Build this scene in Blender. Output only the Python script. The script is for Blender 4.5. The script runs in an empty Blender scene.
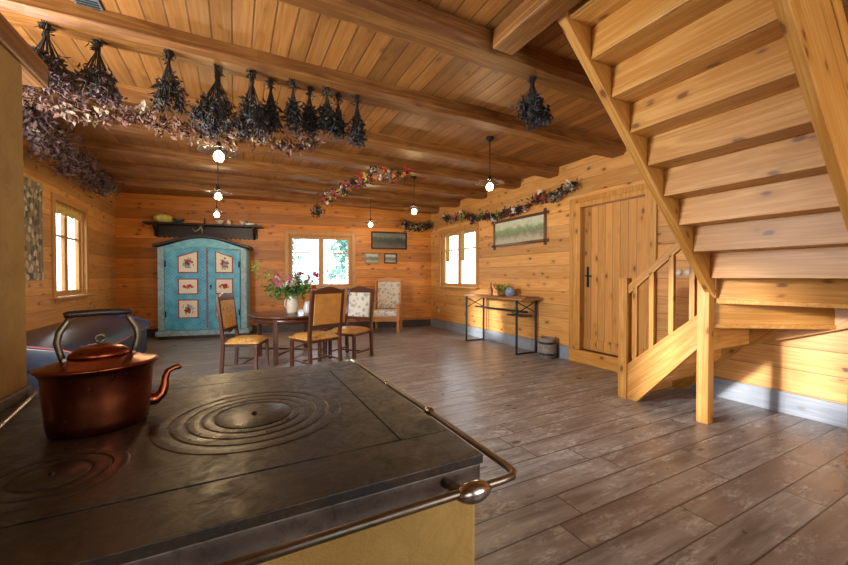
import bpy, bmesh, math, random
from mathutils import Vector, Matrix
R = math.radians
S = bpy.context.scene
COL = S.collection

# ---------------------------------------------------------------- camera, world, light, exposure
cd = bpy.data.cameras.new('camera'); cam = bpy.data.objects.new('camera', cd); COL.objects.link(cam)
cd.sensor_width = 36; cd.lens = 369 / 848 * 36; cd.clip_start = .05; cd.clip_end = 300
cam.location = (0, 0, 1.25); cam.rotation_euler = (R(90 - .85), 0, R(-27.2))
S.camera = cam
S.view_settings.view_transform = 'Standard'; S.view_settings.look = 'None'
S.view_settings.gamma = 1; S.view_settings.use_curve_mapping = False
S.view_settings.exposure = 0.1
W = bpy.data.worlds.new('sky'); S.world = W; W.use_nodes = True
_b = W.node_tree.nodes['Background']; _b.inputs[0].default_value = (.80, .91, 1, 1); _b.inputs[1].default_value = 5.5

def area(name, loc, rot, sx, sy, power, col):
    l = bpy.data.lights.new(name, 'AREA'); l.shape = 'RECTANGLE'; l.size = sx; l.size_y = sy
    l.energy = power; l.color = col
    o = bpy.data.objects.new(name, l); COL.objects.link(o); o.location = loc; o.rotation_euler = rot
    return o
# daylight by the hidden side window; the rear pair are added fill lights
area('daylight_side_window', (-2.16, 2.75, 1.65), (0, R(-90), 0), 1.30, 1.05, 230, (.90, .95, 1))
area('daylight_rear_window', (2.6, -2.45, 1.6), (R(90), 0, 0), 2.2, 1.5, 75, (1, .95, .90))
area('rear_fill_b', (-.3, -2.45, 1.6), (R(90), 0, 0), 1.2, 1.4, 8, (1, .93, .82))
LAMP_W = 24
_s = bpy.data.lights.new('low_sun', 'SUN'); _s.energy = 9; _s.angle = R(4); _s.color = (1, .96, .93)
_so = bpy.data.objects.new('low_sun', _s); COL.objects.link(_so)
_so.rotation_euler = Vector((1, -.178, -.185)).to_track_quat('-Z', 'Y').to_euler()

# ---------------------------------------------------------------- node helpers
class NT:
    def __init__(s, name):
        s.m = bpy.data.materials.new(name); s.m.use_nodes = True
        s.t = s.m.node_tree; s.b = s.t.nodes['Principled BSDF']
    def n(s, ty, **kw):
        nd = s.t.nodes.new(ty)
        for k, v in kw.items(): setattr(nd, k, v)
        return nd
    def put(s, sock, v):
        if isinstance(v, bpy.types.NodeSocket): s.t.links.new(v, sock)
        elif v is not None:
            if isinstance(v, (tuple, list)) and len(v) == 3 and sock.type == 'RGBA': v = (*v, 1)
            sock.default_value = v
    def math(s, op, a, b=None, c=None, clamp=False):
        nd = s.n('ShaderNodeMath', operation=op, use_clamp=clamp)
        for i, v in enumerate((a, b, c)):
            if v is not None: s.put(nd.inputs[i], v)
        return nd.outputs[0]
    def vm(s, op, a, b=None):
        nd = s.n('ShaderNodeVectorMath', operation=op); s.put(nd.inputs[0], a)
        if b is not None: s.put(nd.inputs[1], b)
        return nd.outputs[0]
    def coord(s, rnd=True):
        v = s.n('ShaderNodeTexCoord').outputs['Object']
        if rnd:
            r = s.n('ShaderNodeObjectInfo').outputs['Random']
            cx = s.n('ShaderNodeCombineXYZ'); k = s.math('MULTIPLY', r, 37.0)
            for i in range(3): s.put(cx.inputs[i], k)
            v = s.vm('ADD', v, cx.outputs[0])
        return v
    def noise(s, vec, scale, detail=3, rough=.5, dist=0):
        nd = s.n('ShaderNodeTexNoise'); s.put(nd.inputs['Vector'], vec)
        nd.inputs['Scale'].default_value = scale; nd.inputs['Detail'].default_value = detail
        nd.inputs['Roughness'].default_value = rough; nd.inputs['Distortion'].default_value = dist
        return nd.outputs['Fac']
    def vor(s, vec, scale, out='Distance'):
        nd = s.n('ShaderNodeTexVoronoi'); s.put(nd.inputs['Vector'], vec); nd.inputs['Scale'].default_value = scale
        return nd.outputs[out]
    def white(s, vec):
        nd = s.n('ShaderNodeTexWhiteNoise', noise_dimensions='3D'); s.put(nd.inputs['Vector'], vec); return nd.outputs['Value']
    def ramp(s, f, stops, interp='LINEAR'):
        nd = s.n('ShaderNodeValToRGB'); s.put(nd.inputs[0], f); cr = nd.color_ramp; cr.interpolation = interp
        while len(cr.elements) > 1: cr.elements.remove(cr.elements[-1])
        cr.elements[0].position = stops[0][0]; c = stops[0][1]; cr.elements[0].color = (*c, 1) if len(c) == 3 else c
        for p, c in stops[1:]:
            e = cr.elements.new(p); e.color = (*c, 1)
        return nd.outputs[0]
    def mr(s, v, a, b, c=0.0, d=1.0):
        nd = s.n('ShaderNodeMapRange'); s.put(nd.inputs[0], v)
        for i, x in enumerate((a, b, c, d)): s.put(nd.inputs[i + 1], x)
        return nd.outputs[0]
    def mix(s, f, a, b, mode='MIX'):
        nd = s.n('ShaderNodeMix', data_type='RGBA', blend_type=mode)
        s.put(nd.inputs[0], f); s.put(nd.inputs[6], a); s.put(nd.inputs[7], b); return nd.outputs[2]
    def sep(s, v):
        nd = s.n('ShaderNodeSeparateXYZ'); s.put(nd.inputs[0], v); return nd.outputs
    def comb(s, x, y, z):
        nd = s.n('ShaderNodeCombineXYZ')
        for i, v in enumerate((x, y, z)): s.put(nd.inputs[i], v)
        return nd.outputs[0]
    def bump(s, h, strength=.3, dist=.01):
        nd = s.n('ShaderNodeBump'); s.put(nd.inputs['Height'], h)
        nd.inputs['Strength'].default_value = strength; nd.inputs['Distance'].default_value = dist
        s.put(s.b.inputs['Normal'], nd.outputs[0])
    def fin(s, col, rough=.5, metal=0.0, spec=.5):
        s.put(s.b.inputs['Base Color'], col); s.put(s.b.inputs['Roughness'], rough)
        s.put(s.b.inputs['Metallic'], metal); s.b.inputs['Specular IOR Level'].default_value = spec
        return s.m

def wood(name, light, dark, grain=0, knots=1.0, rough=.45, plank=None, plen=None, vary=.18, kcol=(.13, .042, .008), rnd=True, seam=.0045, contrast=1.0, spec=.4):
    """grain: axis along which the fibres run; plank=(axis, width) draws boards"""
    t = NT(name); v = t.coord(rnd); off = None; seamf = None
    if plank:
        x = t.sep(v); pa, pw = plank
        q = t.math('DIVIDE', x[pa], pw); pid = t.math('FLOOR', q); fr = t.math('SUBTRACT', q, pid)
        e = t.math('MINIMUM', fr, t.math('SUBTRACT', 1.0, fr)); ed = t.math('MULTIPLY', e, pw)
        seamf = t.mr(ed, 0.0, seam, 1.0, 0.0); seamf.node.clamp = True
        idv = t.comb(pid, 3.7, 1.3)
        if plen:
            r0 = t.white(idv)
            q2 = t.math('DIVIDE', t.math('ADD', x[grain], t.math('MULTIPLY', r0, plen * 5)), plen)
            p2 = t.math('FLOOR', q2); f2 = t.math('SUBTRACT', q2, p2)
            e2 = t.math('MULTIPLY', t.math('MINIMUM', f2, t.math('SUBTRACT', 1.0, f2)), plen)
            s2 = t.mr(e2, 0.0, seam * .7, 1.0, 0.0)
            seamf = t.math('MAXIMUM', seamf, s2); idv = t.comb(pid, p2, 1.3)
        off = t.white(idv); k = t.math('MULTIPLY', off, 53.0)
        v = t.vm('ADD', v, t.comb(k, k, k))
    sc = [9.0, 9.0, 9.0]; sc[grain] = .45; v1 = t.vm('MULTIPLY', v, tuple(sc))
    sf = [70.0, 70.0, 70.0]; sf[grain] = 3.0; vf = t.vm('MULTIPLY', v, tuple(sf))
    n1 = t.noise(v1, 1.1, 3, .55, .4)
    rings = t.math('ADD', t.math('MULTIPLY', t.math('SINE', t.math('MULTIPLY', n1, 46.0)), .5), .5)
    fib = t.noise(vf, 1.0, 2)
    f = t.math('ADD', t.math('MULTIPLY', rings, .17 * contrast), t.math('ADD', t.math('MULTIPLY', n1, .7), t.math('MULTIPLY', fib, .42 * contrast)))
    f = t.mr(f, .25, .95)
    c = t.mix(f, light, dark)
    if off is not None:
        b = t.mr(off, 0, 1, 1 - vary, 1 + vary); c = t.mix(1.0, c, t.comb(b, b, b), 'MULTIPLY')
    else:
        rr = t.n('ShaderNodeObjectInfo').outputs['Random']; b = t.mr(rr, 0, 1, 1 - vary * .6, 1 + vary * .6); c = t.mix(1.0, c, t.comb(b, b, b), 'MULTIPLY')
    if knots:
        sk = [7.2, 7.2, 7.2]; sk[grain] = 3.8
        vk = t.vm('MULTIPLY', v, tuple(sk)); vk = t.vm('ADD', vk, t.vm('MULTIPLY', t.comb(fib, n1, fib), (.25, .25, .25)))
        d = t.vor(vk, 1.0); kf = t.mr(d, .09, .16, 1.0, 0.0); halo = t.mr(d, .1, .36, .6, 0.0)
        c = t.mix(t.math('MULTIPLY', halo, knots), c, tuple(a * .8 for a in dark)); c = t.mix(t.math('MULTIPLY', kf, knots * .9), c, kcol)
    h = t.math('MULTIPLY', fib, .2)
    if seamf is not None:
        c = t.mix(t.math('MULTIPLY', seamf, .85), c, (.05, .02, .008)); h = t.math('SUBTRACT', h, seamf)
    t.bump(h, .35, .006)
    return t.fin(c, rough, 0, spec)

PL, PD = (.72, .40, .140), (.53, .235, .055)
M = {}
for a, nm in enumerate('xyz'):
    M['pine_' + nm] = wood('pine_' + nm, (.70, .385, .115), (.46, .195, .032), a, 1, .42, contrast=1.7, kcol=(.16, .05, .008))
    M['beam_' + nm] = wood('beam_' + nm, (.40, .18, .042), (.17, .060, .010), a, 1, .5, contrast=1.6)
    M['walnut_' + nm] = wood('walnut_' + nm, (.13, .042, .016), (.045, .014, .007), a, 0, .28, spec=.6)
M['wall_y'] = wood('wall_boards_y', PL, PD, 1, 1, .42, (2, .205), None, rnd=False, vary=.2, contrast=1.5)
M['wall_x'] = wood('wall_boards_x', (.70, .285, .05), (.46, .15, .018), 0, 1, .42, (2, .205), None, rnd=False, vary=.24, contrast=1.5)
M['ceil'] = wood('ceiling_boards', (.37, .168, .042), (.23, .088, .017), 1, .7, .5, (0, .128), None, vary=.26, rnd=False, seam=.009, contrast=1.6)
M['trim'] = wood('window_frame_pine', (.62, .33, .10), (.44, .20, .05), 2, .3, .42)
M['door_leaf'] = wood('door_boards', (.62, .30, .075), (.42, .17, .03), 2, 1, .45, (1, .112), None, vary=.2, rnd=False, seam=.006)
M['base'] = wood('grey_baseboard', (.30, .33, .37), (.17, .19, .22), 1, .4, .5)
M['base_dark'] = wood('dark_baseboard', (.10, .07, .055), (.04, .028, .022), 0, .2, .5)
M['shelfwood'] = wood('dark_carved_wood', (.035, .017, .010), (.014, .007, .005), 0, 0, .45)
M['oldwood'] = wood('grey_old_wood', (.20, .15, .11), (.11, .08, .06), 2, .2, .7)
M['tabletop_y'] = wood('oak_board', (.50, .26, .10), (.30, .14, .05), 1, .3, .4)
M['benchrail'] = wood('orange_pine', (.62, .27, .07), (.42, .16, .04), 0, .4, .4)

def floor_mat():
    t = NT('worn_plank_floor'); v = t.coord(False); x = t.sep(v); pw, plen = .19, 1.25
    q = t.math('DIVIDE', x[1], pw); pid = t.math('FLOOR', q); fr = t.math('SUBTRACT', q, pid)
    ed = t.math('MULTIPLY', t.math('MINIMUM', fr, t.math('SUBTRACT', 1.0, fr)), pw)
    r0 = t.white(t.comb(pid, 3.7, 1.3))
    q2 = t.math('DIVIDE', t.math('ADD', x[0], t.math('MULTIPLY', r0, 7.0)), plen); p2 = t.math('FLOOR', q2); f2 = t.math('SUBTRACT', q2, p2)
    e2 = t.math('MULTIPLY', t.math('MINIMUM', f2, t.math('SUBTRACT', 1.0, f2)), plen)
    seam = t.math('MAXIMUM', t.mr(ed, .001, .007, 1, 0), t.mr(e2, .001, .006, 1, 0))
    r1 = t.white(t.comb(pid, p2, 5.1)); k = t.math('MULTIPLY', r1, 41.0); v = t.vm('ADD', v, t.comb(k, k, k))
    n1 = t.noise(t.vm('MULTIPLY', v, (1.2, 11, 1)), 1.2, 4, .6, .5)
    fib = t.noise(t.vm('MULTIPLY', v, (4, 95, 1)), 1.0, 2, .6)
    wear = t.noise(t.vm('MULTIPLY', v, (2.0, 4.5, 1)), 1.6, 5, .7)
    saw = t.noise(t.vm('MULTIPLY', v, (9, 24, 1)), 1.0, 5, .75, 1.5)
    c = t.ramp(n1, [(.25, (.085, .072, .066)), (.48, (.255, .232, .216)), (.72, (.45, .42, .40))])
    c = t.mix(t.math('MULTIPLY', fib, .42), c, (.055, .038, .029))
    c = t.mix(t.mr(r1, 0, 1, 0, .6), c, (.17, .115, .085))
    wm = t.math('MULTIPLY', t.mr(wear, .48, .62), t.mr(t.math('ADD', saw, t.math('MULTIPLY', fib, .4)), .62, .80))
    c = t.mix(t.math('MULTIPLY', wm, .75), c, (.50, .48, .45))
    d = t.vor(t.vm('MULTIPLY', v, (2.2, 6, 1)), 1.0); c = t.mix(t.mr(d, .06, .11, .8, 0), c, (.03, .016, .01))
    c = t.mix(t.math('MULTIPLY', seam, .9), c, (.014, .010, .008))
    t.bump(t.math('SUBTRACT', t.math('MULTIPLY', fib, .3), seam), .3, .004)
    return t.fin(c, t.mr(wear, .3, .7, .26, .42), 0, .5)
M['floor'] = floor_mat()

def simple(name, col, rough=.5, metal=0.0, var=.15, scale=8, bump=0, spec=.5):
    t = NT(name); v = t.coord(); n = t.noise(v, scale, 4, .6)
    lo = tuple(c * (1 - var) for c in col); hi = tuple(min(1, c * (1 + var)) for c in col)
    c = t.mix(t.mr(n, .3, .7), lo, hi)
    if bump: t.bump(n, bump, .01)
    return t.fin(c, rough, metal, spec)
def plaster():
    t = NT('ochre_plaster'); v = t.coord(False); n = t.noise(v, 3, 5, .6); n2 = t.noise(v, 9, 6, .72, .6)
    c = t.ramp(n, [(.3, (.27, .155, .03)), (.7, (.43, .265, .07))]); c = t.mix(t.mr(n2, .45, .75, 0, .55), c, (.20, .11, .025))
    t.bump(n2, .6, .02); return t.fin(c, .85)
M['plaster'] = plaster()
def iron(name, base, brown, rough=.38):
    t = NT(name); v = t.coord(False); n = t.noise(v, 6, 5, .65); n2 = t.noise(v, 90, 3, .6)
    c = t.ramp(n, [(.38, base), (.66, brown)]); c = t.mix(t.mr(n2, .5, .8, 0, .35), c, (.15, .10, .055))
    n3 = t.noise(v, 17, 5, .7, 1.2); c = t.mix(t.mr(n3, .48, .72, 0, .6), c, (.012, .010, .009))
    t.bump(t.math('ADD', n2, t.math('MULTIPLY', n3, .4)), .22, .002); return t.fin(c, t.mr(n3, .3, .7, rough - .10, rough + .22), .35, .5)
M['iron'] = iron('cast_iron', (.018, .016, .015), (.052, .031, .015))
M['iron_ring'] = iron('cast_iron_ring', (.020, .018, .016), (.048, .032, .020), .34)
M['iron_edge'] = iron('greyed_iron_edge', (.10, .08, .065), (.19, .15, .12), .5)
def copper():
    t = NT('aged_copper'); v = t.coord(False); n = t.noise(v, 9, 5, .6); n2 = t.noise(v, 45, 3)
    c = t.ramp(n, [(.3, (.17, .040, .015)), (.7, (.31, .082, .034))]); return t.fin(c, t.mr(n2, .3, .7, .27, .34), 1.0)
M['copper'] = copper()
M['brass'] = simple('aged_brass', (.20, .165, .12), .38, 1.0, .25)
M['chrome'] = simple('worn_chrome', (.42, .38, .33), .25, 1.0, .2)
M['black'] = simple('black_iron', (.015, .014, .014), .5, .6)
M['steel'] = simple('blue_grey_steel', (.035, .045, .05), .45, .5)
M['leather'] = simple('amber_leather', (.52, .235, .05), .42, 0, .2, 10)
M['leather_dk'] = simple('black_grip', (.03, .013, .01), .4)
M['bluevinyl'] = simple('dark_blue_cover', (.022, .04, .075), .3, 0, .3, 5, 0, .7)
M['redpipe'] = simple('red_piping', (.35, .09, .10), .5)
M['bluepipe'] = simple('blue_piping', (.03, .10, .28), .45)
M['white'] = simple('white_ceramic', (.7, .7, .68), .25)
M['cream'] = simple('cream_glaze', (.66, .58, .46), .3, 0, .2, 14)
M['squash'] = simple('yellow_squash', (.55, .48, .10), .5, 0, .4, 12)
M['darkdish'] = simple('dark_glaze', (.05, .05, .06), .3)
M['bluepot'] = simple('blue_grey_glaze', (.20, .26, .34), .35, 0, .4, 20)
M['crock'] = simple('brown_grey_stave_wood', (.22, .18, .15), .7, 0, .3, 12, .2)
M['basket'] = simple('brown_wicker', (.25, .11, .04), .7, 0, .4, 40, .5)
M['green'] = simple('green_leaves', (.07, .17, .035), .5, 0, .5, 20)
M['lime'] = simple('lime_leaves', (.28, .33, .05), .5, 0, .4, 20)
M['garden_leaf'] = simple('pale_garden_leaves', (.20, .42, .34), .6, 0, .4, 3)
M['teal_leaf'] = simple('teal_leaves', (.03, .17, .10), .5, 0, .4, 20)
M['dgreen'] = simple('dried_dark_leaves', (.036, .030, .018), .8, 0, .5, 20)
M['dbrown'] = simple('dried_brown_stalks', (.035, .021, .014), .8, 0, .5, 20)
M['dpurple'] = simple('dried_purple_flowers', (.095, .052, .048), .85, 0, .5, 20)
M['dpink'] = simple('dried_pink_flowers', (.17, .085, .055), .85, 0, .4, 20)
M['dcream'] = simple('dried_cream_flowers', (.36, .27, .18), .85, 0, .3, 20)
M['lavender'] = simple('dried_lavender', (.030, .028, .028), .85, 0, .5, 20)
for n_, c_ in dict(red=(.50, .035, .03), pink=(.55, .14, .20), yellow=(.62, .48, .07), whitef=(.75, .70, .60), orange=(.6, .2, .04), mauve=(.35, .16, .22)).items():
    M[n_] = simple(n_ + '_petals', c_, .7, 0, .25, 20)
M['cord'] = simple('black_cord', (.02, .015, .012), .6)
M['string'] = simple('hemp_string', (.22, .14, .07), .8)
M['plastic'] = simple('white_plastic', (.7, .66, .58), .4)
M['hatch'] = simple('grey_metal_grille', (.16, .16, .14), .5, .6)
M['curtain'] = simple('yellow_curtain', (.62, .43, .12), .8, 0, .3, 30)

def glassmat(name, tint=(1, 1, 1), gloss=.08, frost=False):
    t = NT(name); tr = t.n('ShaderNodeBsdfTransparent'); tr.inputs[0].default_value = (*tint, 1)
    gl = t.n('ShaderNodeBsdfGlossy'); gl.inputs['Roughness'].default_value = .03
    if frost:
        tl = t.n('ShaderNodeBsdfTranslucent'); tl.inputs[0].default_value = (.35, .35, .35, 1); m2 = t.n('ShaderNodeMixShader'); m2.inputs[0].default_value = .5
        t.t.links.new(gl.outputs[0], m2.inputs[1]); t.t.links.new(tl.outputs[0], m2.inputs[2]); gl = m2
    mx = t.n('ShaderNodeMixShader'); mx.inputs[0].default_value = gloss
    t.t.links.new(tr.outputs[0], mx.inputs[1]); t.t.links.new(gl.outputs[0], mx.inputs[2])
    t.t.links.new(mx.outputs[0], t.t.nodes['Material Output'].inputs[0]); return t.m
M['pane'] = glassmat('window_glass'); M['shade_glass'] = glassmat('lamp_glass', (.96, .97, .97), .22, True)
def emis(name, col, st):
    t = NT(name); t.b.inputs['Base Color'].default_value = (*col, 1); t.b.inputs['Emission Color'].default_value = (*col, 1)
    t.b.inputs['Emission Strength'].default_value = st; return t.m
M['bulb'] = emis('lit_bulb', (1, .80, .45), 32)

def floral(name, ground, cols, scale=9, dens=.32, rough=.8):
    t = NT(name); v = t.coord(); w = t.vm('ADD', v, t.vm('MULTIPLY', t.n('ShaderNodeTexNoise').outputs['Color'], (0, 0, 0)))
    c = ground
    for i, col in enumerate(cols):
        vv = t.vm('ADD', w, (3.3 * i, 1.7 * i, 2.1 * i)); nz = t.noise(vv, scale * 3, 2)
        d = t.math('ADD', t.vor(vv, scale), t.math('MULTIPLY', nz, .35)); f = t.mr(d, dens + .12, dens + .2, .85, 0)
        c = t.mix(f, c, col)
    return t.fin(c, rough)
M['floral'] = floral('floral_upholstery', (.66, .60, .50), [(.35, .40, .40), (.42, .30, .26), (.25, .30, .22)], 11, .3)
M['tapestry'] = floral('woven_tapestry', (.22, .17, .10), [(.60, .55, .42), (.06, .06, .04), (.45, .36, .22)], 9, .36)
M['stencil'] = floral('amber_patterned_leather', (.56, .29, .07), [(.28, .09, .03), (.70, .45, .15)], 18, .3, .5)
M['panel_paint'] = floral('cream_painted_panel', (.70, .60, .44), [(.66, .57, .42)], 9, .1, .5)
def teal():
    t = NT('blue_painted_wood'); v = t.coord(False); x = t.sep(v)
    ax = t.math('ABSOLUTE', t.math('SUBTRACT', t.math('ABSOLUTE', x[0]), .38))
    q = t.math('FRACT', t.math('MULTIPLY', t.math('ADD', ax, x[2]), 15.0)); st = t.mr(t.math('ABSOLUTE', t.math('SUBTRACT', q, .5)), .36, .46)
    n = t.noise(v, 7, 4, .6); c = t.ramp(n, [(.3, (.04, .27, .40)), (.7, (.12, .46, .60))])
    c = t.mix(t.math('MULTIPLY', st, .6), c, (.02, .09, .15)); return t.fin(c, .42)
M['teal'] = teal(); M['teal_plain'] = simple('pale_blue_painted_wood', (.16, .42, .50), .45, 0, .3, 9)
M['greyteal'] = simple('grey_blue_moulding', (.26, .38, .40), .5, 0, .3, 14)
M['redpaint'] = simple('dark_red_painted_border', (.26, .035, .04), .5)
def landscape(name, sky, trees, ground, dark=.5):
    t = NT(name); v = t.coord(); g = t.sep(t.n('ShaderNodeTexCoord').outputs['Generated'])
    n = t.noise(v, 9, 5, .65); h = t.math('ADD', g[2], t.math('MULTIPLY', t.math('SUBTRACT', n, .5), .55))
    c = t.ramp(h, [(.12, ground), (.3, tuple(a * .6 for a in ground)), (.42, trees), (.62, tuple(a * 1.5 for a in trees)), (.75, sky)])
    n2 = t.noise(v, 22, 4, .7); c = t.mix(t.mr(n2, .45, .7, 0, dark), c, (.05, .055, .03)); return t.fin(c, .4)
M['paint_a'] = landscape('river_landscape_painting', (.55, .58, .42), (.16, .22, .10), (.45, .40, .28), .35)
M['paint_b'] = landscape('dark_landscape_painting', (.16, .16, .12), (.035, .04, .025), (.12, .10, .07))
M['paint_c'] = landscape('small_landscape_print', (.48, .45, .32), (.12, .13, .09), (.35, .30, .20))

# ---------------------------------------------------------------- geometry helpers
def tag(o, label=None, cat=None, group=None, kind=None):
    if label: o['label'] = label
    if cat: o['category'] = cat
    if group: o['group'] = group
    if kind: o['kind'] = kind
    return o
def empty(name, loc, rz=0, label=None, cat=None, group=None):
    o = bpy.data.objects.new(name, None); COL.objects.link(o); o.location = loc; o.rotation_euler = (0, 0, rz)
    o.empty_display_size = .1; return tag(o, label, cat, group)
def copy_tree(o, parent=None):
    c = o.copy(); COL.objects.link(c); c.parent = parent
    for ch in list(o.children): copy_tree(ch, c)
    return c
class MB:
    def __init__(s): s.v = []; s.f = []; s.sm = []
    def add(s, vs, fs, mat=None, smooth=False):
        k = len(s.v); s.v += [tuple(mat @ Vector(p)) if mat else tuple(p) for p in vs]
        s.f += [tuple(i + k for i in f) for f in fs]; s.sm += [smooth] * len(fs); return s
    def box(s, x0, x1, y0, y1, z0, z1, mat=None):
        vs = [(x, y, z) for z in (z0, z1) for y in (y0, y1) for x in (x0, x1)]
        return s.add(vs, [(0, 2, 3, 1), (4, 5, 7, 6), (0, 1, 5, 4), (1, 3, 7, 5), (3, 2, 6, 7), (2, 0, 4, 6)], mat)
    def prism(s, poly, a0, a1, plane='xz', mat=None):
        """extrude a polygon given in a plane along the remaining axis"""
        def P(u, v, w): return {'xz': (u, w, v), 'yz': (w, u, v), 'xy': (u, v, w)}[plane]
        n = len(poly); vs = [P(u, v, a0) for u, v in poly] + [P(u, v, a1) for u, v in poly]
        fs = [tuple(range(n)), tuple(range(2 * n - 1, n - 1, -1))] + [(i, i + n, (i + 1) % n + n, (i + 1) % n) for i in range(n)]
        return s.add(vs, fs, mat)
    def bar(s, a, b, w, h=None, up=(0, 0, 1)):
        a, b = Vector(a), Vector(b); d = (b - a); L = d.length; z = d.normalized(); u = Vector(up)
        if abs(z.dot(u)) > .98: u = Vector((1, 0, 0))
        x = z.cross(u).normalized(); y = x.cross(z); m = Matrix((x, y, z)).transposed().to_4x4(); m.translation = a
        h = h or w; return s.box(-w / 2, w / 2, -h / 2, h / 2, 0, L, m)
    def tube(s, pts, r, n=10, cap=True):
        pts = [Vector(p) for p in pts]; rs = r if isinstance(r, (list, tuple)) else [r] * len(pts); vs = []; fs = []
        t0 = (pts[1] - pts[0]).normalized(); u = t0.orthogonal().normalized()
        for i, p in enumerate(pts):
            t = (pts[min(i + 1, len(pts) - 1)] - pts[max(i - 1, 0)]).normalized()
            u = (u - t * u.dot(t)); u = u.normalized() if u.length > 1e-6 else t.orthogonal().normalized(); w = t.cross(u)
            for k in range(n):
                a = 2 * math.pi * k / n; vs.append(p + (u * math.cos(a) + w * math.sin(a)) * rs[i])
        for i in range(len(pts) - 1):
            for k in range(n): fs.append((i * n + k, i * n + (k + 1) % n, (i + 1) * n + (k + 1) % n, (i + 1) * n + k))
        if cap: fs += [tuple(range(n))[::-1], tuple(range((len(pts) - 1) * n, len(pts) * n))]
        return s.add(vs, fs, None, True)
    def lathe(s, prof, c=(0, 0, 0), n=28, sx=1, sy=1, mat=None):
        vs = []; fs = []
        for r, z in prof:
            for k in range(n):
                a = 2 * math.pi * k / n; vs.append((c[0] + r * sx * math.cos(a), c[1] + r * sy * math.sin(a), c[2] + z))
        for i in range(len(prof) - 1):
            for k in range(n): fs.append((i * n + k, i * n + (k + 1) % n, (i + 1) * n + (k + 1) % n, (i + 1) * n + k))
        if prof[0][0] > 1e-4: fs.append(tuple(range(n))[::-1])
        if prof[-1][0] > 1e-4: fs.append(tuple(range((len(prof) - 1) * n, len(prof) * n)))
        return s.add(vs, fs, mat, True)
    def flat(s): s.sm = [False] * len(s.f); return s
    def ball(s, c, r, sx=1, sy=1, sz=1, n=10):
        m = max(5, n // 2 + 2)
        return s.lathe([(max(1e-5, r * math.sin(math.pi * i / m)), -r * sz * math.cos(math.pi * i / m)) for i in range(m + 1)], c, n, sx, sy)
    def leaves(s, rng, pts, n, spread, L, w, down=0.0):
        for _ in range(n):
            p = Vector(rng.choice(pts)) + Vector([rng.gauss(0, 1) * q for q in (spread if isinstance(spread, tuple) else (spread,) * 3)])
            d = Vector((rng.gauss(0, 1), rng.gauss(0, 1), rng.gauss(0, 1) - down)).normalized()
            l = L * rng.uniform(.5, 1.2); q = d.orthogonal().normalized(); q.rotate(Matrix.Rotation(rng.uniform(0, 6.28), 3, d))
            q = q * w * rng.uniform(.6, 1.2) / 2; nn = d.cross(q).normalized() * w * .3
            s.add([p, p + d * l * .5 + q + nn, p + d * l, p + d * l * .5 - q + nn], [(0, 1, 2, 3)])
        return s
    def build(s, name, mat, parent=None, bevel=0, kind=None, label=None, seg=2, autos=False):
        me = bpy.data.meshes.new(name); me.from_pydata([tuple(v) for v in s.v], [], s.f)
        me.polygons.foreach_set('use_smooth', s.sm); me.materials.append(M[mat] if isinstance(mat, str) else mat); me.update()
        o = bpy.data.objects.new(name, me); COL.objects.link(o)
        if parent: o.parent = parent
        if bevel:
            b = o.modifiers.new('Bevel', 'BEVEL'); b.width = bevel; b.segments = seg; b.limit_method = 'ANGLE'; b.angle_limit = R(40)
            if seg > 2: me.polygons.foreach_set('use_smooth', [True] * len(me.polygons))
        if kind: o['kind'] = kind
        if label: o['label'] = label
        return o
def B(*a): return MB().box(*a)

# ---------------------------------------------------------------- room shell
XL, XR, ZC, ZB = -2.13, 4.5, 2.96, 2.83        # left and right wall, ceiling boards, underside of beams
A, Bc = Vector((XL, 9.5, 0)), Vector((XR, 8.35, 0)); TH = math.atan2(Bc.y - A.y, Bc.x - A.x); BL = (Bc - A).length
def bw(u, d, z=0):                              # u along the far wall, d out of it into the room
    e = Vector((math.cos(TH), math.sin(TH), 0)); nrm = Vector((math.sin(TH), -math.cos(TH), 0)); p = A + e * u + nrm * d; p.z = z; return p
def wallmesh(u0, u1, z0, z1, holes, put):
    us = sorted({u0, u1} | {h for q in holes for h in q[:2]}); mb = MB()
    for a, b in zip(us, us[1:]):
        hs = sorted([q for q in holes if q[0] <= a and q[1] >= b], key=lambda q: q[2]); z = z0
        for q in hs:
            if q[2] > z: put(mb, a, b, z, q[2])
            z = q[3]
        if z < z1: put(mb, a, b, z, z1)
    return mb
YR = -2.5
B(XL - .3, XR + .3, YR - .3, 9.9, -.1, 0).build('floor', 'floor', kind='structure')
RW = [(6.37, 7.83, 1.02, 2.30), (2.72, 3.86, .19, 2.33)]
wallmesh(YR - .2, 8.9, 0, 5.2, RW, lambda m, a, b, z0, z1: m.box(XR, XR + .12, a, b, z0, z1)).build('wall_right', 'wall_y', kind='structure')
LW = [(6.62, 7.76, .97, 2.28), (2.2, 3.3, .95, 2.35)]
wallmesh(YR - .2, 9.75, 0, ZC, LW, lambda m, a, b, z0, z1: m.box(XL - .12, XL, a, b, z0, z1)).build('wall_left', 'wall_y', kind='structure')
BWN = [(3.29, 4.72, 1.0, 2.22)]
o = wallmesh(0, BL, 0, ZC, BWN, lambda m, a, b, z0, z1: m.box(a, b, 0, .12, z0, z1)).build('wall_back', 'wall_x', kind='structure')
o.location = A; o.rotation_euler.z = TH
wallmesh(XL - .2, XR + .2, 0, ZC, [(1.5, 3.7, .9, 2.35), (-.9, .3, .9, 2.3)], lambda m, a, b, z0, z1: m.box(a, b, YR - .2, YR, z0, z1)).build('wall_rear', 'wall_x', kind='structure')
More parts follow.
